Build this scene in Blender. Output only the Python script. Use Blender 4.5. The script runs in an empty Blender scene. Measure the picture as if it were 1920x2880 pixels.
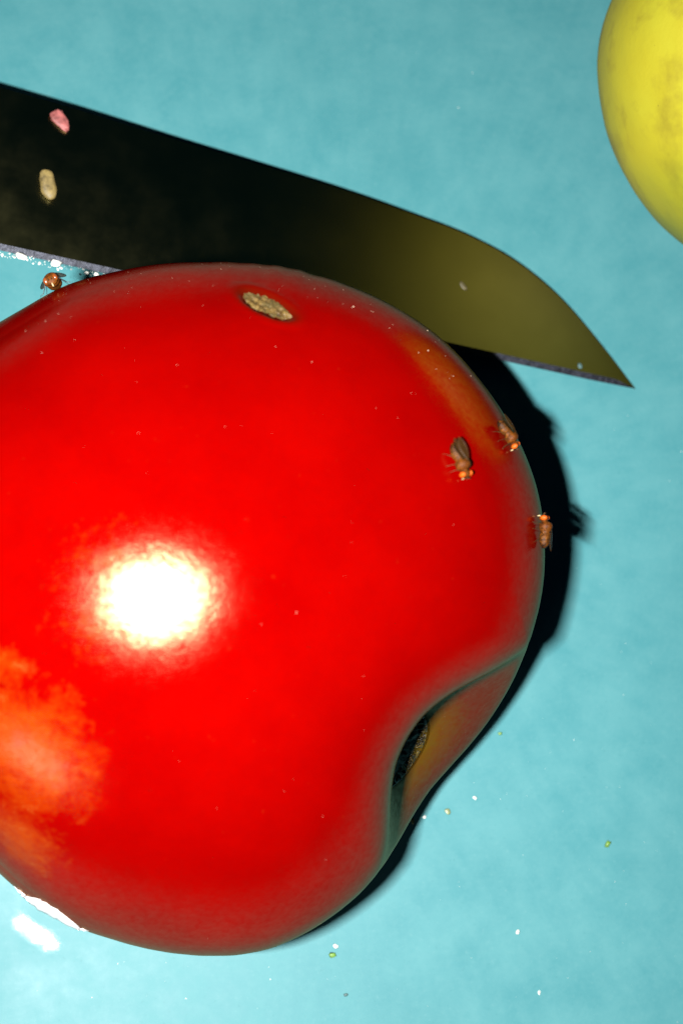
import bpy, bmesh, math, random
import numpy as np
from mathutils import Vector, Matrix, noise
from mathutils.bvhtree import BVHTree

S = 0.001                       # everything below is written in millimetres
sc = bpy.context.scene
col = sc.collection
random.seed(7)
rng = np.random.default_rng(7)

# ------------------------------------------------------------------ camera, light, exposure
FPX = 5250.0                    # focal length in pixels of the 1920 x 2880 photograph
P = np.array([-19.5, -37., 170.])
FW = -P / np.linalg.norm(P)
RT = np.cross(FW, [0, 1, 0]); RT /= np.linalg.norm(RT)
UP = np.cross(RT, FW)
cam = bpy.data.cameras.new('camera')
cam.sensor_fit = 'VERTICAL'; cam.sensor_height = 24; cam.lens = 24 * FPX / 2880
cam.clip_start = 0.005; cam.clip_end = 5
cam.dof.use_dof = True; cam.dof.focus_distance = 0.153; cam.dof.aperture_fstop = 24
camo = bpy.data.objects.new('camera', cam); col.objects.link(camo)
M = Matrix(((RT[0], UP[0], -FW[0], P[0]*S), (RT[1], UP[1], -FW[1], P[1]*S), (RT[2], UP[2], -FW[2], P[2]*S), (0, 0, 0, 1)))
camo.matrix_world = M
sc.camera = camo

w = bpy.data.worlds.new('World'); sc.world = w; w.use_nodes = True
w.node_tree.nodes['Background'].inputs[0].default_value = (0.10, 0.45, 0.9, 1)
w.node_tree.nodes['Background'].inputs[1].default_value = 0.02

# the flash beside the lens: a short bright tube, the only light in the picture
fl = bpy.data.lights.new('flash', 'AREA'); fl.shape = 'RECTANGLE'; fl.size = 7.5 * S; fl.size_y = 1.1 * S; fl.spread = math.radians(125)
fl.energy = 0.58; fl.color = (1, 0.985, 0.96)
flo = bpy.data.objects.new('flash', fl); col.objects.link(flo)
LP = np.array([-34.4, -40.0, 168.])
aim = np.array([-12., -6., 10.]) - LP
lz = Vector(-aim).normalized(); lx = Vector((math.cos(math.radians(34)), -math.sin(math.radians(34)), 0)); lx = (lx - lz*lx.dot(lz)).normalized(); ly = lz.cross(lx)
flo.rotation_euler = Matrix((lx, ly, lz)).transposed().to_euler()
flo.location = Vector(LP * S)

# a weaker lamp low on the near left: gives the second, broken sheen on the tomato's lower left
f2 = bpy.data.lights.new('side_lamp', 'AREA'); f2.shape = 'RECTANGLE'; f2.size = 60 * S; f2.size_y = 45 * S
f2.energy = 0.05; f2.color = (1, 0.96, 0.9)
f2o = bpy.data.objects.new('side_lamp', f2); col.objects.link(f2o)
LP2 = np.array([-150., -205., 110.])
f2o.location = Vector(LP2 * S); f2o.rotation_euler = Vector(np.array([-15., -7., 25.]) - LP2).to_track_quat('-Z', 'Y').to_euler()

sc.view_settings.view_transform = 'Standard'; sc.view_settings.look = 'None'
sc.view_settings.exposure = 0; sc.view_settings.gamma = 1
sc.cycles.use_denoising = True; sc.cycles.filter_width = 1.1
sc.cycles.caustics_reflective = True
sc.cycles.sample_clamp_indirect = 4
sc.cycles.max_bounces = 8; sc.cycles.diffuse_bounces = 0; sc.cycles.glossy_bounces = 5

def proj(p):
    q = p - P; d = q @ FW
    return np.stack([960 + FPX * (q @ RT) / d, 1440 - FPX * (q @ UP) / d], -1)
def ray(x, y):
    d = FW + RT * (x - 960) / FPX + UP * (1440 - y) / FPX
    return d / np.linalg.norm(d)
def on_plane(x, y, p0=(0, 0, 0), n=(0, 0, 1)):
    d = ray(x, y); n = np.array(n, float)
    return P + d * (((np.array(p0, float) - P) @ n) / (d @ n))

# ------------------------------------------------------------------ helpers
def link(name, verts, faces, mat=None, parent=None, smooth=True, loc=(0, 0, 0)):
    me = bpy.data.meshes.new(name)
    me.from_pydata([tuple(float(c) * S for c in v) for v in verts], [], faces)
    me.update()
    if smooth: me.polygons.foreach_set('use_smooth', [True] * len(me.polygons))
    o = bpy.data.objects.new(name, me); col.objects.link(o)
    if mat: me.materials.append(mat)
    if parent: o.parent = parent
    o.location = Vector([c * S for c in loc])
    return o
def tag(o, label=None, cat=None, group=None, kind=None):
    if label: o['label'] = label
    if cat: o['category'] = cat
    if group: o['group'] = group
    if kind: o['kind'] = kind
    return o
def empty(name, loc=(0, 0, 0)):
    o = bpy.data.objects.new(name, None); col.objects.link(o)
    o.empty_display_size = 0.002
    o.location = Vector([c * S for c in loc])
    return o
def fbm(p, f, o=4):
    return noise.fractal(Vector(p) * f, 1.0, 2.0, o)

class NT:
    def __init__(s, name):
        s.m = bpy.data.materials.new(name); s.m.use_nodes = True
        s.t = s.m.node_tree; s.n = s.t.nodes; s.b = s.n['Principled BSDF']
    def new(s, ty, **kw):
        x = s.n.new(ty)
        for k, v in kw.items(): setattr(x, k, v)
        return x
    def l(s, a, b): s.t.links.new(a, b)
    def coord(s):
        c = s.new('ShaderNodeTexCoord'); return c.outputs['Object']
    def noise(s, scale, detail=4, rough=.6, vec=None, dist=0):
        x = s.new('ShaderNodeTexNoise'); x.inputs['Scale'].default_value = scale
        x.inputs['Detail'].default_value = detail; x.inputs['Roughness'].default_value = rough
        x.inputs['Distortion'].default_value = dist
        s.l(vec or s.coord(), x.inputs['Vector']); return x.outputs['Fac']
    def ramp(s, fac, stops, inter='LINEAR'):
        r = s.new('ShaderNodeValToRGB'); r.color_ramp.interpolation = inter
        e = r.color_ramp.elements
        while len(e) < len(stops): e.new(.5)
        for i, (p, c) in enumerate(stops):
            e[i].position = p
            e[i].color = (c, c, c, 1) if isinstance(c, (int, float)) else (*c, 1)
        s.l(fac, r.inputs[0]); return r.outputs[0]
    def mix(s, fac, a, b, blend='MIX'):
        x = s.new('ShaderNodeMix', data_type='RGBA', blend_type=blend)
        for sock, v in ((x.inputs['Factor'], fac), (x.inputs['A'], a), (x.inputs['B'], b)):
            if isinstance(v, (int, float)): sock.default_value = v
            elif isinstance(v, tuple): sock.default_value = (*v, 1)
            else: s.l(v, sock)
        return x.outputs['Result']
    def math(s, op, a, b=None):
        x = s.new('ShaderNodeMath', operation=op)
        for i, v in enumerate((a, b)):
            if v is None: continue
            if isinstance(v, (int, float)): x.inputs[i].default_value = v
            else: s.l(v, x.inputs[i])
        return x.outputs[0]
    def dim(s, c, k): return s.mix(1., c, (k, k, k), 'MULTIPLY')
    def attr(s, name):
        x = s.new('ShaderNodeAttribute'); x.attribute_name = name; return x.outputs['Fac']
    def bump(s, h, dist, strength=1):
        x = s.new('ShaderNodeBump'); x.inputs['Distance'].default_value = dist; x.inputs['Strength'].default_value = strength
        s.l(h, x.inputs['Height']); s.l(x.outputs[0], s.b.inputs['Normal']); return x.outputs[0]
    def set(s, **kw):
        for k, v in kw.items():
            k = k.replace('_', ' ')
            i = s.b.inputs[k]
            if isinstance(v, tuple): i.default_value = (*v, 1)
            elif isinstance(v, (int, float)): i.default_value = v
            else: s.l(v, i)
        return s
def simple(name, c, rough=.5, var=.25, scale=2000, **kw):
    t = NT(name)
    n = t.noise(scale)
    t.set(Base_Color=t.mix(t.ramp(n, [(.35, 0.), (.65, 1.)]), tuple(x * (1 - var) for x in c), tuple(min(1, x * (1 + var)) for x in c)), Roughness=rough, **kw)
    t.bump(n, 0.00004)
    return t.m

# ------------------------------------------------------------------ materials
t = NT('turquoise_plastic')
n1 = t.noise(220, 5, .62); n2 = t.noise(900, 4, .65); n3 = t.noise(40, 3, .5)
c = t.mix(t.ramp(n1, [(.36, 0.), (.66, 1.)]), (0.135, 0.54, 0.60), (0.185, 0.615, 0.665))
c = t.mix(t.math('MULTIPLY', t.ramp(n2, [(.45, 0.), (.75, 1.)]), .35), c, (0.24, 0.67, 0.71))
c = t.mix(t.math('MULTIPLY', t.ramp(n3, [(.45, 0.), (.7, 1.)]), .35), c, (0.115, 0.47, 0.52))
n4 = t.noise(2600, 4, .7); c = t.mix(t.math('MULTIPLY', t.ramp(n4, [(.58, 0.), (.72, 1.)]), .30), c, (0.32, 0.72, 0.76)); c = t.mix(t.math('MULTIPLY', t.ramp(n4, [(.28, 1.), (.40, 0.)]), .30), c, (0.07, 0.36, 0.40))
t.set(Base_Color=t.dim(c, 0.285), Roughness=t.ramp(n1, [(.3, .40), (.7, .52)]), IOR=1.5, Specular_IOR_Level=.15)
gl = t.new('ShaderNodeBsdfGlossy', distribution='BECKMANN'); t.l(t.ramp(n2, [(.35, .03), (.65, .05)]), gl.inputs['Roughness']); gl.inputs['Color'].default_value = (1, 1, 1, 1)
fr = t.new('ShaderNodeFresnel'); fr.inputs['IOR'].default_value = 1.4
mx = t.new('ShaderNodeMixShader'); t.l(t.math('MULTIPLY', fr.outputs[0], t.ramp(t.noise(1500, 5, .7), [(.38, .001), (.66, .008)])), mx.inputs[0]); t.l(t.b.outputs[0], mx.inputs[1]); t.l(gl.outputs[0], mx.inputs[2])
t.l(mx.outputs[0], t.n['Material Output'].inputs['Surface'])
t.bump(n2, 0.00001, .15)
M_TABLE = t.m

t = NT('tomato_skin')
st = t.attr('stem'); back = t.attr('back')
n1 = t.noise(160, 4, .6); n2 = t.noise(1400, 3, .6); n3 = t.noise(1100, 7, .8)
red = t.mix(t.ramp(n1, [(.3, 0.), (.7, 1.)]), (0.435, 0.0, 0.0), (0.52, 0.0006, 0.0))
spk = t.math('MULTIPLY', t.ramp(n2, [(.70, 0.), (.78, 1.)]), .35)
red = t.mix(spk, red, (0.60, 0.04, 0.006))
sheen_w = t.attr('painted_sheen'); n5 = t.noise(430, 8, .78, dist=.2)
rag = t.math('ADD', sheen_w, t.math('MULTIPLY', t.math('SUBTRACT', n5, .5), 2.6))
um = t.math('MULTIPLY', t.ramp(sheen_w, [(.02, 0.), (.15, 1.)]), t.ramp(rag, [(.25, 0.), (1.15, .85)]))
red = t.mix(um, red, (0.68, 0.075, 0.002))  # orange patches: the broken sheen is painted into the skin colour
red = t.mix(t.math('MULTIPLY', sheen_w, t.ramp(n5, [(.60, 0.), (.72, .75)])), red, (0.75, 0.30, 0.07))  # paler spots of the same painted sheen
# round the stalk the skin stays orange, then yellow-green
st2 = t.math('ADD', st, t.math('MULTIPLY', t.math('SUBTRACT', n3, .5), .12))
c = t.mix(t.ramp(st2, [(.22, 1.), (.50, 0.)]), red, (0.26, 0.028, 0.008))
c = t.mix(t.ramp(st2, [(.14, 1.), (.25, 0.)]), c, (0.23, 0.125, 0.008))
c = t.mix(t.ramp(st2, [(.09, 1.), (.14, 0.)]), c, (0.16, 0.17, 0.04))
c = t.mix(t.math('MULTIPLY', t.attr('scarring'), .85), c, (0.13, 0.012, 0.002))
bn = t.math('ADD', t.math('MULTIPLY', n3, .30), t.math('MULTIPLY', t.noise(2400, 4, .7), .22))
nb = t.bump(bn, 0.00012, .34)
df = t.new('ShaderNodeBsdfDiffuse'); t.l(t.dim(c, 0.285), df.inputs['Color'])
gl = t.new('ShaderNodeBsdfGlossy', distribution='BECKMANN'); gl.inputs['Color'].default_value = (1, .64, .34, 1)
t.l(t.ramp(n3, [(.36, .235), (.66, .275)]), gl.inputs['Roughness']); t.l(nb, gl.inputs['Normal'])
g2 = t.new('ShaderNodeBsdfGlossy', distribution='BECKMANN'); g2.inputs['Color'].default_value = (1, .86, .76, 1); g2.inputs['Roughness'].default_value = .14
gm = t.new('ShaderNodeMixShader'); gm.inputs[0].default_value = .18; t.l(gl.outputs[0], gm.inputs[1]); t.l(g2.outputs[0], gm.inputs[2])
fr = t.new('ShaderNodeFresnel'); fr.inputs['IOR'].default_value = 1.43
mx = t.new('ShaderNodeMixShader'); t.l(t.math('ADD', t.math('MULTIPLY', fr.outputs[0], .40), t.ramp(t.noise(1900, 6, .8), [(.36, .006), (.64, .075)])), mx.inputs[0]); t.l(df.outputs[0], mx.inputs[1]); t.l(gm.outputs[0], mx.inputs[2])
t.l(mx.outputs[0], t.n['Material Output'].inputs['Surface'])
M_TOM = t.m

t = NT('cork'); n1 = t.noise(2600, 5, .7); n2 = t.noise(700, 3, .6)
c = t.mix(t.ramp(n1, [(.35, 0.), (.65, 1.)]), (0.13, 0.055, 0.010), (0.52, 0.33, 0.085))
c = t.mix(t.math('MULTIPLY', t.ramp(n2, [(.45, 0.), (.6, 1.)]), .5), c, (0.20, 0.17, 0.06))
t.set(Base_Color=t.dim(c, 0.279), Roughness=.45); t.bump(n1, 0.00015); M_CORK = t.m
t = NT('ring_cork'); n1 = t.noise(2600, 5, .7)
t.set(Base_Color=t.mix(t.ramp(n1, [(.45, 0.), (.68, 1.)]), (0.018, 0.012, 0.004), (0.16, 0.11, 0.02)), Roughness=.35); t.bump(n1, 0.0002); M_RING = t.m
t = NT('stem_cork'); n1 = t.noise(1500, 5, .75)
c = t.mix(t.ramp(n1, [(.4, 0.), (.62, 1.)]), (0.012, 0.02, 0.01), (0.10, 0.11, 0.06))
t.set(Base_Color=t.dim(c, 0.310), Roughness=.55); t.bump(n1, 0.0003); M_STEM = t.m

t = NT('steel'); n1 = t.noise(300, 3, .6); n2 = t.noise(5000, 2, .5)
gl = t.new('ShaderNodeBsdfGlossy', distribution='BECKMANN'); gl.inputs['Color'].default_value = (.36, .33, .13, 1)
t.l(t.ramp(n1, [(.3, .395), (.7, .42)]), gl.inputs['Roughness']); t.l(gl.outputs[0], t.n['Material Output'].inputs['Surface'])
M_STEEL = t.m
t = NT('ground_edge'); n1 = t.noise(1600, 4, .7)
t.set(Base_Color=t.mix(t.ramp(n1, [(.4, 0.), (.7, 1.)]), (0.004, 0.005, 0.010), (0.026, 0.029, 0.042)), Metallic=.6, Roughness=.5); t.bump(n1, 0.0001)
M_EDGE = t.m
M_HANDLE = simple('black_handle', (0.015, 0.015, 0.017), .45, scale=800)

t = NT('yellow_rind'); n1 = t.noise(70, 4, .6); n2 = t.noise(240, 4, .6); n3 = t.noise(900, 4, .7); gr = t.attr('green')
c = t.mix(t.ramp(n1, [(.35, 0.), (.65, 1.)]), (0.88, 0.76, 0.03), (0.96, 0.90, 0.05))
c = t.mix(t.math('MULTIPLY', t.ramp(n2, [(.50, 0.), (.74, 1.)]), .65), c, (0.48, 0.36, 0.03))
c = t.mix(t.math('MULTIPLY', gr, t.ramp(n1, [(.3, .6), (.6, 1.)])), c, (0.36, 0.52, 0.03))
c = t.mix(t.ramp(n3, [(.71, 0.), (.76, .8)]), c, (0.20, 0.12, 0.03))
t.set(Base_Color=t.dim(c, 0.310), Roughness=.55, IOR=1.4); t.bump(n3, 0.0001, .4)
M_RIND = t.m

def bug_body():
    t = NT('fly_body'); pos = t.attr('along'); n1 = t.noise(3200, 5, .75)
    pp = t.math('ADD', pos, t.math('MULTIPLY', t.math('SUBTRACT', n1, .5), .10))
    c = t.ramp(pp, [(.0, (.008, .004, .002)), (.17, (.012, .006, .003)), (.21, (.22, .12, .03)), (.24, (.10, .045, .012)), (.30, (.27, .15, .04)), (.36, (.13, .06, .015)), (.44, (.23, .11, .02)), (.62, (.26, .10, .014)), (.8, (.28, .10, .014)), (1., (.30, .12, .02))])
    t.set(Base_Color=t.mix(1., t.mix(.45, c, t.ramp(n1, [(.43, (.02, .007, .001)), (.60, (.55, .26, .03))])), (.27, .17, .07), 'MULTIPLY'), Roughness=.55, Specular_IOR_Level=.15)
    t.bump(n1, 0.00006); return t.m
M_BUG = bug_body()
t = NT('fly_eye'); n1 = t.noise(9000, 2, .6)
t.set(Base_Color=t.dim(t.mix(n1, (.60, .025, .003), (1.0, .22, .006)), .45), Roughness=.5, Specular_IOR_Level=.2); t.bump(n1, 0.00004); M_EYE = t.m
t = NT('fly_wing'); n1 = t.noise(3000, 3)
t.set(Base_Color=t.mix(n1, (.015, .006, .002), (.05, .022, .005)), Roughness=.5, Specular_IOR_Level=.15, Alpha=.65); M_WING = t.m
M_LEG = simple('fly_leg', (.045, .02, .006), .6, Specular_IOR_Level=.15)
M_DARKLEG = simple('fly_dark_leg', (.02, .025, .03), .4)
M_PALE = simple('fly_pale', (.32, .24, .12), .4)
M_DARKEYE = simple('fly_brown_eye', (.15, .035, .006), .25)

M_PINK = simple('pink_flesh', (.20, .055, .05), .6, .45, 1500)
M_SEED = simple('seed_husk', (.125, .09, .028), .6, .45, 1500)
M_CRUMB = simple('white_crumb', (.60, .60, .55), .5, .15)
M_GREEN = simple('green_crumb', (.10, .20, .03), .35, .4)
M_OLIVE = simple('olive_crumb', (.13, .16, .07), .4, .3)
M_SMEAR = simple('smear', (.06, .05, .022), .5)
M_DARK = simple('dark_crumb', (.05, .10, .10), .5, .3)
M_SALT = simple('pale_speck', (.34, .24, .17), .3, .2)

# ------------------------------------------------------------------ table
N = 40; L = 260.
tv = [(-L + 2*L*i/N, -L + 2*L*j/N, 0) for j in range(N+1) for i in range(N+1)]
tf = [(j*(N+1)+i, j*(N+1)+i+1, (j+1)*(N+1)+i+1, (j+1)*(N+1)+i) for j in range(N) for i in range(N)]
table = tag(link('table_top', tv, tf, M_TABLE), kind='structure')

# ------------------------------------------------------------------ tomato
OUT = np.array([(0,740),(60,705),(150,655),(260,625),(350,608),(470,602),(600,607),(700,625),(800,655),(900,700),(1000,765),(1050,812),(1100,870),(1150,940),(1200,1030),(1230,1110),(1245,1180),(1251,1260),(1248,1340),(1235,1410),(1210,1490),(1170,1580),(1130,1645),(1080,1710),(1030,1765),(985,1815),(950,1870),(920,1925),(880,1990),(830,2050),(770,2100),(700,2145),(620,2180),(540,2195),(450,2195),(350,2182),(250,2155),(150,2120),(80,2075),(0,2005),
                (-110,1905),(-260,1740),(-370,1560),(-420,1380),(-390,1190),(-300,1010),(-160,850)], float) * (1920/1568)
CT = np.array([460., 1690.])
oa = np.arctan2(-(OUT[:, 1]-CT[1]), OUT[:, 0]-CT[0]); orad = np.hypot(*(OUT-CT).T)
k = np.argsort(oa); oa, orad = oa[k], orad[k]
oa = np.concatenate([oa-2*np.pi, oa, oa+2*np.pi]); orad = np.tile(orad, 3)
def smooth_circ(a, s):
    n = len(a); kx = np.arange(-int(4*s), int(4*s)+1); g = np.exp(-.5*(kx/s)**2); g /= g.sum()
    return np.convolve(np.concatenate([a, a, a]), g, 'same')[n:2*n]
BINS = 720
ba = (np.arange(BINS)+.5)/BINS*2*np.pi - np.pi
target = smooth_circ(np.interp(ba, oa, orad), 4)

NT_, NP_ = 300, 440
axis = np.array([0.82, -0.51, -0.08]); axis /= np.linalg.norm(axis)     # stalk end, in camera axes (right, up, towards viewer)
e1 = np.array([0, 0, 1.]) - axis*axis[2]; e1 /= np.linalg.norm(e1)
e2 = np.cross(axis, e1)
tt = (np.arange(1, NT_)/NT_); th = np.pi*(0.55*tt + 0.45*tt**2)
ph = np.arange(NP_)/NP_*2*np.pi
TH, PH = np.meshgrid(th, ph, indexing='ij')
D = (np.cos(TH)[..., None]*axis + (np.sin(TH)*np.cos(PH))[..., None]*e1 + (np.sin(TH)*np.sin(PH))[..., None]*e2).reshape(-1, 3)
D = np.vstack([axis[None], D, -axis[None]])
def radius(D):
    rad = 1/np.sqrt((D[:, 0]/29.5)**2 + (D[:, 1]/27.)**2 + (D[:, 2]/22.)**2)
    th = np.arccos(np.clip(D @ axis, -1, 1))
    u = th*np.cos(np.arctan2(D @ e2, D @ e1)); v = th*np.sin(np.arctan2(D @ e2, D @ e1))
    dep = 0.305*np.exp(-((u-.13)/np.where(u > .13, .56, .36))**2 - ((v+.13)/np.where(v < -.13, .35, .46))**2)
    pit = 0.08*np.exp(-(th/.20)**2)
    bulge = 0.16*np.exp(-((u+.67)/.34)**2 - (v/.6)**2)
    return rad*(1-dep-pit+bulge), th, u, v
rad, TA, UA, VA = radius(D)
local0 = D*rad[:, None]
H = 25.
loc = local0.copy()
for it in range(20):
    d = ray(*CT); C = P + d*((H-P[2])/d[2])
    W = C + loc[:, :1]*RT + loc[:, 1:2]*UP - loc[:, 2:]*FW
    uv = proj(W); c2 = proj(C[None])[0]
    an = np.arctan2(-(uv[:, 1]-c2[1]), uv[:, 0]-c2[0]); rr = np.hypot(*(uv-c2).T)
    b = np.zeros(BINS); np.maximum.at(b, np.clip(((an+np.pi)/(2*np.pi)*BINS).astype(int), 0, BINS-1), rr)
    cur = smooth_circ(b, 3)
    sc_ = np.interp(an, np.concatenate([ba-2*np.pi, ba, ba+2*np.pi]), np.tile(target/np.maximum(cur, 1), 3))
    wgt = np.clip(np.hypot(loc[:, 0], loc[:, 1])/25, 0, 1)**2.5
    loc[:, :2] *= (1 + (sc_-1)*wgt*(.9 if it < 17 else .5))[:, None]
    W = C + loc[:, :1]*RT + loc[:, 1:2]*UP - loc[:, 2:]*FW
    H -= W[:, 2].min()*.8
# settle exactly on the table with a small flattened contact patch
W[:, 2] -= W[:, 2].min() + .05
W[:, 2] = np.where(W[:, 2] < .02, .02, W[:, 2])
faces = [(0, 1+j, 1+(j+1) % NP_) for j in range(NP_)]
nr = NT_-1
for i in range(nr-1):
    for j in range(NP_):
        a = 1+i*NP_+j; a2 = 1+i*NP_+(j+1) % NP_
        faces.append((a, a+NP_, a2+NP_, a2))
last = len(W)-1
faces += [(last, 1+(nr-1)*NP_+(j+1) % NP_, 1+(nr-1)*NP_+j) for j in range(NP_)]
BASE = np.array([C[0], C[1], 0.])
# the healed slit near the top is sunk into the skin
SA0, SA1 = np.array([683., 822.]), np.array([822., 888.])
sax = (SA1-SA0)/np.linalg.norm(SA1-SA0); spr = np.array([-sax[1], sax[0]]); smid = (SA0+SA1)/2; shl = np.linalg.norm(SA1-SA0)/2
uvw = proj(W) - smid; front = ((W-C) @ -FW) > 0
metric = np.sqrt((np.abs(uvw @ sax)/(shl*1.04))**2.2 + (np.abs(uvw @ spr - 3)/25.)**1.8)
metric = np.where(front, metric, 9.)
W0 = W.copy()
outw = (W-C)/np.linalg.norm(W-C, axis=1, keepdims=True)
W = W - outw*(.50*np.clip((1.12-metric)/.45, 0, 1))[:, None] + outw*(.10*np.exp(-((metric-1.35)/.22)**2))[:, None]
SCARM = np.exp(-(np.clip(metric-.9, 0, 9)/.42)**2)
tomato = empty('tomato', BASE)
tag(tomato, 'large glossy red tomato with a corky slit scar, filling most of the picture', 'tomato')
skin = link('skin', W-BASE, faces, M_TOM, tomato)
at = skin.data.attributes.new('stem', 'FLOAT', 'POINT'); at.data.foreach_set('value', TA.astype(np.float32))
at = skin.data.attributes.new('back', 'FLOAT', 'POINT'); at.data.foreach_set('value', UA.astype(np.float32))
at = skin.data.attributes.new('scarring', 'FLOAT', 'POINT'); at.data.foreach_set('value', SCARM.astype(np.float32))
BV = BVHTree.FromPolygons([Vector(p) for p in W0], faces)
def hit(x, y):
    """point and normal where the sight line meets the tomato (walks inwards if it misses)"""
    for s in range(400):
        h = BV.ray_cast(Vector(P), Vector(ray(x, y)))
        if h[0] is not None: return np.array(h[0]), np.array(h[1])
        x += (CT[0]-x)*.004; y += (CT[1]-y)*.004
sheen_w = np.zeros(len(W))
for (px, r_, k_) in (((80, 2120), 5.6, 1.), ((50, 2370), 3.8, .9), ((0, 1870), 2.4, .6), ((300, 1600), 4.5, .35), ((250, 1760), 3.5, .4)):  # where the sheen is painted: lower left and beside the highlight
    q_, _n = hit(*px); sheen_w = np.maximum(sheen_w, k_*np.clip(1.25 - np.linalg.norm(W-q_, axis=1)/r_, 0, 1))
at = skin.data.attributes.new('painted_sheen', 'FLOAT', 'POINT'); at.data.foreach_set('value', sheen_w.astype(np.float32))
# stalk scar: rough corky patch lining the pit
kr = int(np.searchsorted(th, .125))
idx = [0] + list(range(1, 1+kr*NP_))
mesh_n = np.zeros_like(W)
for f in faces[:NP_*(kr+3)]:
    a, b_, c_ = W[f[0]], W[f[1]], W[f[2]]; nn = np.cross(b_-a, c_-a)
    for i in f: mesh_n[i] += nn
mesh_n /= np.maximum(np.linalg.norm(mesh_n, axis=1, keepdims=True), 1e-12)
if (mesh_n[0] @ (RT*axis[0]+UP*axis[1]-FW*axis[2])) < 0: mesh_n = -mesh_n
sv = [W[i] - BASE + mesh_n[i]*(.10 + .35*max(0, fbm(W[i], .9)) + .10*fbm(W[i], 3.)) for i in idx]
sf = [f for f in faces if max(f) < 1+kr*NP_]
link('stem_scar', sv, sf, M_STEM, tomato)
# ring of tan cork at the rim of the stalk scar
k2 = int(np.searchsorted(th, .155)); k1 = int(np.searchsorted(th, .112))
rv = []; rf = []
for i in range(k1, k2):
    for j in range(NP_):
        vi = 1+i*NP_+j; e = math.sin(math.pi*(i-k1)/(k2-1-k1))
        rv.append(W[vi] - BASE + mesh_n[vi]*(e*(.16+.4*fbm(W[vi], 3.2)) - .05))
m = k2-k1
rf = [(i*NP_+j, (i+1)*NP_+j, (i+1)*NP_+(j+1) % NP_, i*NP_+(j+1) % NP_) for i in range(m-1) for j in range(NP_)]
link('stem_cork_ring', rv, rf, M_RING, tomato)

# slit scar near the top of the tomato, corky and sunken between dark lips
a0, a1 = np.array([683., 822.]), np.array([822., 888.])
def lens(nx, ny, wid, off, name, mat, grow=0, skew=.12):
    ax = a1-a0; ln = np.linalg.norm(ax); ax /= ln; pr = np.array([-ax[1], ax[0]])
    vs, fs = [], []
    for i in range(nx+1):
        s_ = i/nx; wv = wid*(math.sin(math.pi*s_)**.6 if 0 < s_ < 1 else 0) + grow
        for j in range(ny+1):
            tq = j/ny*2-1
            p2 = a0 - ax*grow + ax*s_*(ln+2*grow) + pr*(tq*wv + wid*skew*math.sin(math.pi*s_)) + pr*wid*.12*math.sin(s_*9)
            p3, nn = hit(*p2)
            vs.append(p3 - BASE + nn*off(s_, tq, p3))
    for i in range(nx):
        for j in range(ny):
            a = i*(ny+1)+j; fs.append((a, a+1, a+ny+2, a+ny+1))
    return link(name, vs, fs, mat, tomato)
lens(40, 16, 21, lambda s_, tq, p: -.13 + .16*fbm(p, 3.5) - .06*tq, 'corky_scar', M_CORK)

# ------------------------------------------------------------------ knife
tip = on_plane(1458*1.2245, 893*1.2245) + [0, 0, .25]
TILT = math.radians(10.5)
kn = np.array([math.sin(TILT), 0.02, math.cos(TILT)]); kn /= np.linalg.norm(kn)
SP = np.array([(-420,80),(-200,143),(0,200),(160,246),(408,322),(600,379),(784,435),(934,487),(1084,545),(1184,600),(1284,682),(1384,797),(1458,893)], float)*1.2245
ED0, ED1 = np.array([-420, 480.])*1.2245, np.array([1458, 893.])*1.2245
n = 90
ss = np.linspace(0, 1, n+1)
seg = np.concatenate([[0], np.cumsum(np.hypot(*np.diff(SP, axis=0).T))]); seg /= seg[-1]
# parametrise by x so spine and edge stay opposite
xs = SP[0, 0] + (SP[-1, 0]-SP[0, 0])*(1-(1-ss)**1.6)
def catm(x):
    i = np.clip(np.searchsorted(SP[:, 0], x)-1, 0, len(SP)-2)
    x0, x1 = SP[i, 0], SP[i+1, 0]; tq = (x-x0)/(x1-x0)
    mm = np.gradient(SP[:, 1], SP[:, 0]); h = x1-x0
    return (2*tq**3-3*tq**2+1)*SP[i, 1]+(tq**3-2*tq**2+tq)*h*mm[i]+(-2*tq**3+3*tq**2)*SP[i+1, 1]+(tq**3-tq**2)*h*mm[i+1]
spine = [on_plane(x, catm(x), tip, kn) for x in xs]
edge = [on_plane(x, ED0[1]+(ED1[1]-ED0[1])*(x-ED0[0])/(ED1[0]-ED0[0]), tip, kn) for x in xs]
knife = empty('knife', (tip[0], tip[1], 0))
tag(knife, 'dark mirror-like kitchen knife blade lying behind the tomato, its tip pointing right', 'knife')
KB = np.array([tip[0], tip[1], 0])
bv, bf = [], []; ev, ef = [], []
def lerp(a, b, s_): return a+(b-a)*s_
for i in range(n+1):
    wd = np.linalg.norm(spine[i]-edge[i]); inv = (edge[i]-spine[i])/max(wd, 1e-6)
    th_ = min(1.0, wd*.10)
    bw = min(.55, wd*.25)
    be = edge[i] - inv*bw
    s0, s1_ = spine[i], lerp(spine[i], be, .06)
    drop = kn*th_
    # cross-section, top then underside
    cs = [s0, lerp(s0, be, .05), lerp(s0, be, .12), lerp(s0, be, .35), lerp(s0, be, .7), be, be - drop*.30, lerp(s0, be, .5)-drop*.7, s0 - drop]
    bv += [p-KB for p in cs]
    ev += [p-KB for p in (be + kn*.002, lerp(be, edge[i], .5) - kn*.10, edge[i]-kn*min(.24, wd*.05), be - drop*.30)]
m = 9
for i in range(n):
    for j in range(m):
        bf.append((i*m+j, i*m+(j+1) % m, (i+1)*m+(j+1) % m, (i+1)*m+j))
    for j in range(4):
        ef.append((i*4+j, i*4+(j+1) % 4, (i+1)*4+(j+1) % 4, (i+1)*4+j))
bf.append(tuple(range(m)))
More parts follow.
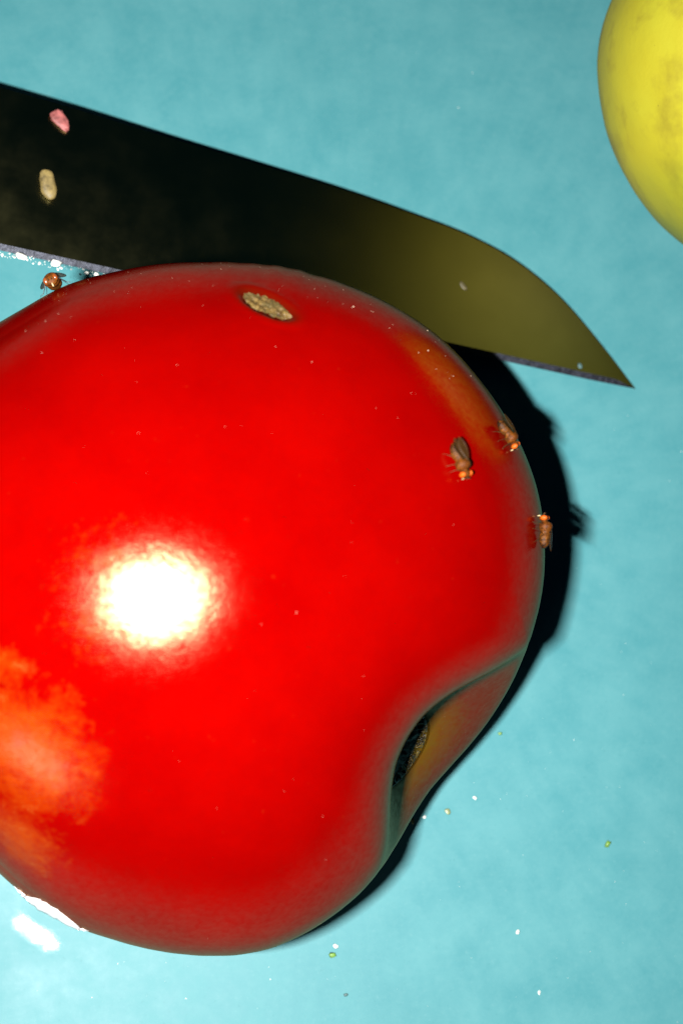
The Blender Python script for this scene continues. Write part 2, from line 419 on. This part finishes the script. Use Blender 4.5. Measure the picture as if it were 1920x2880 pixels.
def flat_auto(o, ang=25):
    bm = bmesh.new(); bm.from_mesh(o.data)
    bmesh.ops.recalc_face_normals(bm, faces=bm.faces)
    for e in bm.edges:
        if len(e.link_faces) == 2 and e.calc_face_angle(0) > math.radians(ang): e.smooth = False
    bm.to_mesh(o.data); bm.free()
blade = link('blade', bv, bf, M_STEEL, knife); flat_auto(blade)
cedge = link('cutting_edge', ev, ef, M_EDGE, knife); flat_auto(cedge)
# handle, out of the frame to the left, carries the raised end of the blade
hd = spine[0]-spine[8]; hd /= np.linalg.norm(hd); hw = edge[0]-spine[0]; wl = np.linalg.norm(hw); hw /= wl
hc0 = (spine[0]+edge[0])/2 - kn*.5
hv, hf = [], []
prof = [(0, .8, 4.5), (4, 1, 6), (20, .95, 6.5), (50, 1.05, 6.8), (80, 1.0, 6.2), (92, .8, 5), (96, .3, 2)]
for (l_, wf, th_) in prof:
    for q_ in range(20):
        an_ = q_/20*2*math.pi; cx, cy = math.cos(an_), math.sin(an_)
        cx = math.copysign(abs(cx)**.7, cx); cy = math.copysign(abs(cy)**.7, cy)
        p = hc0 + hd*l_ + hw*(cx*wl/2*wf) + kn*(cy*th_)
        p[2] -= 0.115*0*l_
        hv.append(p-KB)
zmin = min(p[2] for p in hv)
for p in hv: p[2] = max(p[2], .05)
for i in range(len(prof)-1):
    for j in range(20): hf.append((i*20+j, i*20+(j+1) % 20, (i+1)*20+(j+1) % 20, (i+1)*20+j))
hf += [tuple(range(20)), tuple(range((len(prof)-1)*20, len(prof)*20))]
ho = link('handle', hv, hf, M_HANDLE, knife); flat_auto(ho, 50)

# ------------------------------------------------------------------ yellow fruit
fc = np.array([42.3, 36.3, 17.9])
vs, fs, gv = [], [], []
a_, b_ = 90, 140
for i in range(a_+1):
    tq = math.pi*i/a_
    for j in range(b_):
        p_ = 2*math.pi*j/b_
        d = np.array([math.sin(tq)*math.cos(p_), math.sin(tq)*math.sin(p_), math.cos(tq)])
        ps = 1.038
        dl = np.array([math.cos(ps)*d[0]+math.sin(ps)*d[1], -math.sin(ps)*d[0]+math.cos(ps)*d[1], d[2]])
        r_ = 1/math.sqrt((dl[0]/18.6)**2+(dl[1]/21.3)**2+(dl[2]/18)**2)
        r_ *= 1 + .008*fbm(d, 2.2, 3)
        p = d*r_; vs.append((p[0], p[1], max(p[2]+fc[2], .02)))
        lo = (UP*-.72 + RT*-.35 - FW*-.25); gv.append(0)
for i in range(a_):
    for j in range(b_):
        fs.append((i*b_+j, (i+1)*b_+j, (i+1)*b_+(j+1) % b_, i*b_+(j+1) % b_))
fruit = link('yellow_fruit', vs, fs, M_RIND, None, True, (fc[0], fc[1], 0))
gd = np.array([-.50, -.80, -.05]); gd /= np.linalg.norm(gd)
va = np.array(vs) - [0, 0, fc[2]]; va /= np.linalg.norm(va, axis=1, keepdims=True)
g = np.clip((va @ gd - .80)/.18, 0, 1)*.8
at = fruit.data.attributes.new('green', 'FLOAT', 'POINT'); at.data.foreach_set('value', g.astype(np.float32))
tag(fruit, 'smooth yellow fruit with brownish bruises and greenish side, in the upper right corner', 'fruit')


# ------------------------------------------------------------------ fruit flies (x forward, y left, z away from the tomato skin)
def ellipsoid(c, r, nu=14, nv=10, rot=None):
    vs, fs = [], []
    for i in range(nv+1):
        a = math.pi*i/nv
        for j in range(nu):
            b = 2*math.pi*j/nu
            p = np.array([math.sin(a)*math.cos(b)*r[0], math.sin(a)*math.sin(b)*r[1], math.cos(a)*r[2]])
            if rot is not None: p = rot @ p
            vs.append(p + np.array(c))
    for i in range(nv):
        for j in range(nu): fs.append((i*nu+j, (i+1)*nu+j, (i+1)*nu+(j+1) % nu, i*nu+(j+1) % nu))
    return vs, fs
def tube(pts, rads, n=7):
    vs, fs = [], []
    pts = [np.array(p, float) for p in pts]
    for i, p in enumerate(pts):
        d = pts[min(i+1, len(pts)-1)] - pts[max(i-1, 0)]; d /= np.linalg.norm(d)
        a = np.cross(d, [0.3, 0.2, 1]); a /= np.linalg.norm(a); b = np.cross(d, a)
        for j in range(n):
            an = 2*math.pi*j/n; vs.append(p + rads[i]*(math.cos(an)*a + math.sin(an)*b))
    for i in range(len(pts)-1):
        for j in range(n): fs.append((i*n+j, i*n+(j+1) % n, (i+1)*n+(j+1) % n, (i+1)*n+j))
    fs += [tuple(range(n))[::-1], tuple(range((len(pts)-1)*n, len(pts)*n))]
    return vs, fs
def fly_body():
    # x, z centre, half width, half height
    prof = [(-1.45, .50, .02, .02), (-1.40, .50, .13, .13), (-1.25, .52, .25, .24), (-1.05, .55, .34, .32), (-.98, .55, .33, .31), (-.8, .58, .40, .37), (-.73, .58, .385, .355), (-.55, .61, .42, .39), (-.48, .61, .405, .375), (-.3, .63, .38, .36), (-.15, .66, .30, .30),
            (-.02, .70, .34, .36), (.15, .74, .42, .44), (.35, .75, .45, .46), (.55, .73, .40, .42), (.70, .68, .27, .29), (.76, .66, .17, .17), (.80, .65, .20, .20), (.86, .64, .30, .29), (.98, .63, .36, .33), (1.10, .62, .35, .31), (1.20, .60, .26, .24), (1.27, .58, .13, .13), (1.29, .57, .02, .02)]
    vs, fs, al = [], [], []; n = 20
    for (x, z, a, b) in prof:
        for j in range(n):
            an = 2*math.pi*j/n
            vs.append((x, 1.35*a*math.cos(an), z + 1.2*b*math.sin(an))); al.append((x+1.45)/2.74)
    for i in range(len(prof)-1):
        for j in range(n): fs.append((i*n+j, i*n+(j+1) % n, (i+1)*n+(j+1) % n, (i+1)*n+j))
    fs += [tuple(range(n))[::-1], tuple(range((len(prof)-1)*n, len(prof)*n))]
    return vs, fs, al
def wing(side, spread, lift, ln=1.85):
    vs, fs = [], []; nx = 16
    root = np.array([.15, side*.14, 1.20 + .05*side]); a = math.radians(180 - spread)
    ax = np.array([math.cos(a), side*math.sin(a), -.09+lift]); ax /= np.linalg.norm(ax)
    pr = np.array([-ax[1], ax[0], 0])*side*-1; pr /= np.linalg.norm(pr)
    for i in range(nx+1):
        s_ = i/nx; x = s_*ln
        wd = .36*(math.sin(math.pi*min(1, s_*.98+.02)**1.25)**.7) + .02
        for k_, tz in ((-1, 0), (-.4, .02), (.3, .03), (1, 0)):
            for zz in (0, ):
                p = root + ax*x + pr*(k_*wd + .10*s_) + np.array([0, 0, tz + .02*math.sin(s_*7)])
                vs.append(p)
    n0 = len(vs)
    vs += [p - np.array([0, 0, .012]) for p in vs[:n0]]
    for i in range(nx):
        for k_ in range(3):
            a_ = i*4+k_; fs.append((a_, a_+1, a_+5, a_+4)); fs.append((n0+a_, n0+a_+4, n0+a_+5, n0+a_+1))
        for k_ in (0, 3):
            a_ = i*4+k_; fs.append((a_, a_+4, n0+a_+4, n0+a_))
    return vs, fs
LEGS = [(.45, .62, 1.25), (.18, .05, 1.35), (-.05, -.75, 1.2)]
def make_fly(px, head_px, scale, label, spread=12, lift=0., legcol=None, eye=None, up_mix=0., wings=(1, -1), legs=1., wl=1.85, rim=False, group='fruit flies sitting on the tomato'):
    p, nrm = hit(*px)
    if up_mix: nrm = nrm*(1-up_mix) + (-FW)*up_mix
    if rim: nrm = nrm - FW*(nrm @ FW)
    nrm /= np.linalg.norm(nrm)
    if head_px == 'viewer': h = -FW
    elif isinstance(head_px, np.ndarray): h = head_px
    else: h = RT*head_px[0] - UP*head_px[1]
    x = h - nrm*(h @ nrm); x /= np.linalg.norm(x); y = np.cross(nrm, x)
    R = np.stack([x, y, nrm], 1)
    o = empty('fruit_fly', p - nrm*.02)
    o.matrix_world = Matrix.Translation(Vector((p - nrm*.02)*S)) @ Matrix([[float(c) for c in r] for r in R]).to_4x4() @ Matrix.Scale(scale, 4)
    tag(o, label, 'fly', group)
    vs, fs, al = fly_body()
    b = link('body', vs, fs, M_BUG, o)
    at = b.data.attributes.new('along', 'FLOAT', 'POINT'); at.data.foreach_set('value', np.array(al, np.float32))
    for s_ in (1, -1):
        e = link('eye', *ellipsoid((1.03, s_*.36, .72), (.21, .19, .29)), eye or M_EYE, o)
        if s_ in wings: link('wing', *wing(s_, spread, lift, wl), M_WING, o)
        for (x0, x1, yo) in LEGS:
            jt = random.uniform(-.12, .12)
            link('leg', *tube([(x0, s_*.25, .42), ((x0+x1)/2+.05, s_*.66*legs, .66), (x1+jt, s_*yo*.86*legs, .12), (x1*1.15+jt, s_*(yo+.18)*legs, .03)], [.045, .032, .018, .011]), legcol or M_LEG, o)
        link('antenna', *tube([(1.24, s_*.09, .66), (1.36, s_*.11, .68), (1.46, s_*.2, .80)], [.05, .045, .01]), M_LEG, o)
    link('proboscis', *tube([(1.18, 0, .45), (1.26, 0, .28), (1.24, 0, .12)], [.07, .055, .06]), M_PALE, o)
    return o
make_fly((1280, 1304), (.22, 1), 1.0, 'fruit fly on the red skin, head down, inward of the two on the right rim', spread=-2, legs=.65)
make_fly((1412, 1232), (.62, .78), 0.92, 'fruit fly on the upper right rim of the tomato, head pointing down right', spread=2)
make_fly((1510, 1494), (.18, -1), 0.95, 'fruit fly on the right rim above the widest shadow, its head up', spread=-3)
make_fly((152, 790), 'viewer', 1.08, 'fruit fly standing on the upper left rim, seen head-on against the turquoise', spread=50, lift=-.45, eye=M_DARKEYE, wl=1.2, legcol=M_DARKLEG, legs=.85, rim=True)

# ------------------------------------------------------------------ opaque white strip modelled in place of a glint on the lower left edge
t = NT('painted_glint'); n1 = t.noise(1500, 4, .6)
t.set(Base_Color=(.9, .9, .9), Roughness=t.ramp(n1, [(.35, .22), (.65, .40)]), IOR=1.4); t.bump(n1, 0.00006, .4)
M_GLINT = t.m
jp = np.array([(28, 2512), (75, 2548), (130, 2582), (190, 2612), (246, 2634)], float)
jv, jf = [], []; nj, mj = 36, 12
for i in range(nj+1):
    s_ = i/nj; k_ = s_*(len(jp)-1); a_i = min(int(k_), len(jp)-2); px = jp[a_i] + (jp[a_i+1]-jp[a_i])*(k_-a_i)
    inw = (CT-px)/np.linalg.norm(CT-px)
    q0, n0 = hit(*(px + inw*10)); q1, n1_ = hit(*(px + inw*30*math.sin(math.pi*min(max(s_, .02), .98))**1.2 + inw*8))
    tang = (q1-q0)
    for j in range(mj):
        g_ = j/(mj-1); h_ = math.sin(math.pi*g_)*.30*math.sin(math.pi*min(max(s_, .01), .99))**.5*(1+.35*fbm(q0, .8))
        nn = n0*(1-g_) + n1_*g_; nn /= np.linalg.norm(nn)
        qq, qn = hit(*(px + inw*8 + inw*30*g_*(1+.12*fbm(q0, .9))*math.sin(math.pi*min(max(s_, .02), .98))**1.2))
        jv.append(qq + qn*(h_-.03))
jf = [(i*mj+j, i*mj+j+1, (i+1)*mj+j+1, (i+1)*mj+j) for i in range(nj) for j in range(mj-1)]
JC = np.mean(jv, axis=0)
tag(link('glint_strip', [p-JC for p in jv], jf, M_GLINT, None, True, JC), 'long opaque white strip painted as a glint on the lower left edge of the tomato', 'painted_glint')

# ------------------------------------------------------------------ scraps and crumbs
def chunk(name, centre, ax_x, ax_y, size, mat, label, cat, seed, taper=0., up=(0, 0, 1), group=None, sub=3, rough=.25):
    """an irregular lump lying on a surface: size = (length, width, height) in mm"""
    bm = bmesh.new(); bmesh.ops.create_icosphere(bm, subdivisions=sub, radius=1)
    ax_x = np.array(ax_x, float); up = np.array(up, float)
    ax_x = ax_x - up*(ax_x @ up); ax_x /= np.linalg.norm(ax_x); ax_y = np.cross(up, ax_x)
    vs = []
    for v in bm.verts:
        c = np.array(v.co); r_ = 1 + rough*noise.fractal(v.co*1.6 + Vector((seed*7.1, seed, 3)), 1, 2, 3)
        c = np.sign(c)*np.abs(c)**.8*r_
        c[1] *= 1 - taper*c[0]
        vs.append(ax_x*c[0]*size[0]/2 + ax_y*c[1]*size[1]/2 + up*max(c[2]*size[2]/2 + size[2]*.42, 0.0))
    fs = [tuple(v.index for v in f.verts) for f in bm.faces]; bm.free()
    o = link(name, vs, fs, mat, None, True, centre)
    if label: tag(o, label, cat, group)
    return o
def imdir(dx, dy): return RT*dx - UP*dy
chunk('tomato_scrap', on_plane(172, 342, tip, kn), imdir(.55, .84), None, (2.2, 1.15, .35), M_PINK, 'small pink scrap of flesh stuck on the knife blade near its spine', 'scrap', 1, .35, kn, rough=.4)
chunk('seed', on_plane(135, 522, tip, kn), imdir(.13, 1), None, (2.9, 1.45, .7), M_SEED, 'pale tan seed lying flat on the dark knife blade', 'seed', 2, 0, kn, rough=.15)
chunk('flesh_smear', on_plane(1302, 804, tip, kn), imdir(.6, .8), None, (1.0, .45, .06), M_SMEAR, 'faint pale smear on the olive part of the blade', 'smear', 5, 0, kn, sub=2)
chunk('dark_speck', on_plane(1630, 1030, tip, kn), imdir(.1, 1), None, (.55, .4, .08), M_DARK, 'tiny dark speck near the tip of the knife', 'speck', 6, .3, kn, sub=2, rough=.5)
EK = [((61, 722), 1.05, 'largest white crumb on the knife edge, nearest the left border'), ((160, 741), .95, 'flat white crumb on the knife edge, directly above the fly'), ((244, 768), .42, 'small white crumb on the knife edge right of the fly'), ((272, 773), .48, 'last white crumb on the knife edge before the tomato')]
for i, (px, sz, lb) in enumerate(EK):
    chunk('white_crumb', on_plane(*px, tip, kn) - kn*.05, imdir(.98, .22), None, (sz, sz*.62, .3), M_CRUMB, lb, 'crumb', 10+i, .2, kn, 'white crumbs on the knife edge', 2, .55)
TC = [((1405, 2063), .38, M_GREEN, 'green crumb on the table just right of the stalk end', 0), ((1258, 2283), .62, M_OLIVE, 'flat olive crumb on the table below the stalk end', 1), ((1706, 2374), .60, M_GREEN, 'bright green crumb alone on the table at lower right', 0),
      ((933, 2686), .62, M_GREEN, 'yellow-green crumb with a white glint below the tomato', 2), ((943, 2661), .45, M_CRUMB, 'pale crumb touching the yellow-green one below the tomato', 2), ((1454, 2621), .42, M_CRUMB, 'white crumb on the table at lower right, by itself', 0),
      ((972, 2798), .38, M_DARK, 'small dark teal crumb near the bottom of the table', 0), ((1334, 2244), .36, M_CRUMB, 'tiny pale chip right of the flat olive crumb', 0), ((1160, 2310), .5, M_OLIVE, 'olive crumb close against the lower tomato outline', 1), ((1192, 2298), .33, M_CRUMB, 'white crumb beside the lower right outline of the tomato', 0)]
for i, (px, sz, mt, lb, fl_) in enumerate(TC):
    chunk('crumb', on_plane(*px), imdir(math.cos(i), math.sin(i)), None, (sz, sz*.75, sz*(.12 if fl_ == 1 else .55)), mt, lb, 'crumb', 30+i, .1, (0, 0, 1), 'crumbs lying on the table', 2, .5)
def specks(name, pts, mat, label, cat):
    vs, fs = [], []
    O = np.array([0, 0, 0])
    for (p, nn, sz) in pts:
        a = np.cross(nn, rng.normal(size=3)); a /= np.linalg.norm(a); b = np.cross(nn, a)
        el = rng.uniform(.6, 1.6); k0 = len(vs)
        for j in range(6):
            an = j/6*2*math.pi; r_ = sz*rng.uniform(.6, 1.1)
            vs.append(p + a*r_*el*math.cos(an) + b*r_*math.sin(an) - nn*.01)
        vs.append(p + nn*sz*.8)
        fs += [(k0+j, k0+(j+1) % 6, k0+6) for j in range(6)]
    o = link(name, vs, fs, mat, None, False)
    return tag(o, label, cat, kind='stuff')
pts = []
for k_ in range(230):
    x = rng.uniform(0, 1540); y = rng.uniform(735, 2680)
    if y > 1250 and rng.random() < .55: continue
    h = BV.ray_cast(Vector(P), Vector(ray(x, y)))
    if h[0] is None: continue
    pts.append((np.array(h[0]), np.array(h[1]), .024*math.exp(rng.normal(0, .45))))
for k_ in range(60):
    k3 = rng.integers(0, 12); px = OUT[k3] + (OUT[k3+1]-OUT[k3])*rng.random(); px = CT + (px-CT)*rng.uniform(.93, .995)
    h = BV.ray_cast(Vector(P), Vector(ray(*px)))
    if h[0] is None: continue
    pts.append((np.array(h[0]), np.array(h[1]), .030*math.exp(rng.normal(0, .4))))
specks('dust', pts, M_SALT, 'fine pale dust specks sprinkled over the tomato skin', 'dust')
pts = []
for k_ in range(220):
    x = rng.uniform(0, 1920); y = rng.uniform(1500, 2880) if rng.random() < .8 else rng.uniform(0, 1500)
    pts.append((on_plane(x, y), np.array([0, 0, 1.]), .035*math.exp(rng.normal(0, .5))))
specks('grit', pts, M_CRUMB, 'fine pale grit scattered over the turquoise table', 'grit')
pts = []
for k_ in range(40):
    x = rng.uniform(900, 1920); y = rng.uniform(0, 2880)
    pts.append((on_plane(x, y), np.array([0, 0, 1.]), .03*math.exp(rng.normal(0, .4))))
specks('dark_grit', pts, M_DARK, 'sparse dark grit scattered over the turquoise table', 'grit')
pts = []
for k_ in range(90):
    s_ = rng.random()**1.5; px = np.array([0, 712.]) + np.array([300, 66.])*s_ + [0, rng.uniform(-11, 9)]
    pts.append((on_plane(*px, tip, kn) - kn*.02, kn, .05*math.exp(rng.normal(0, .5))))
specks('edge_residue', pts, M_CRUMB, 'fine whitish residue along the cutting edge of the knife', 'residue')
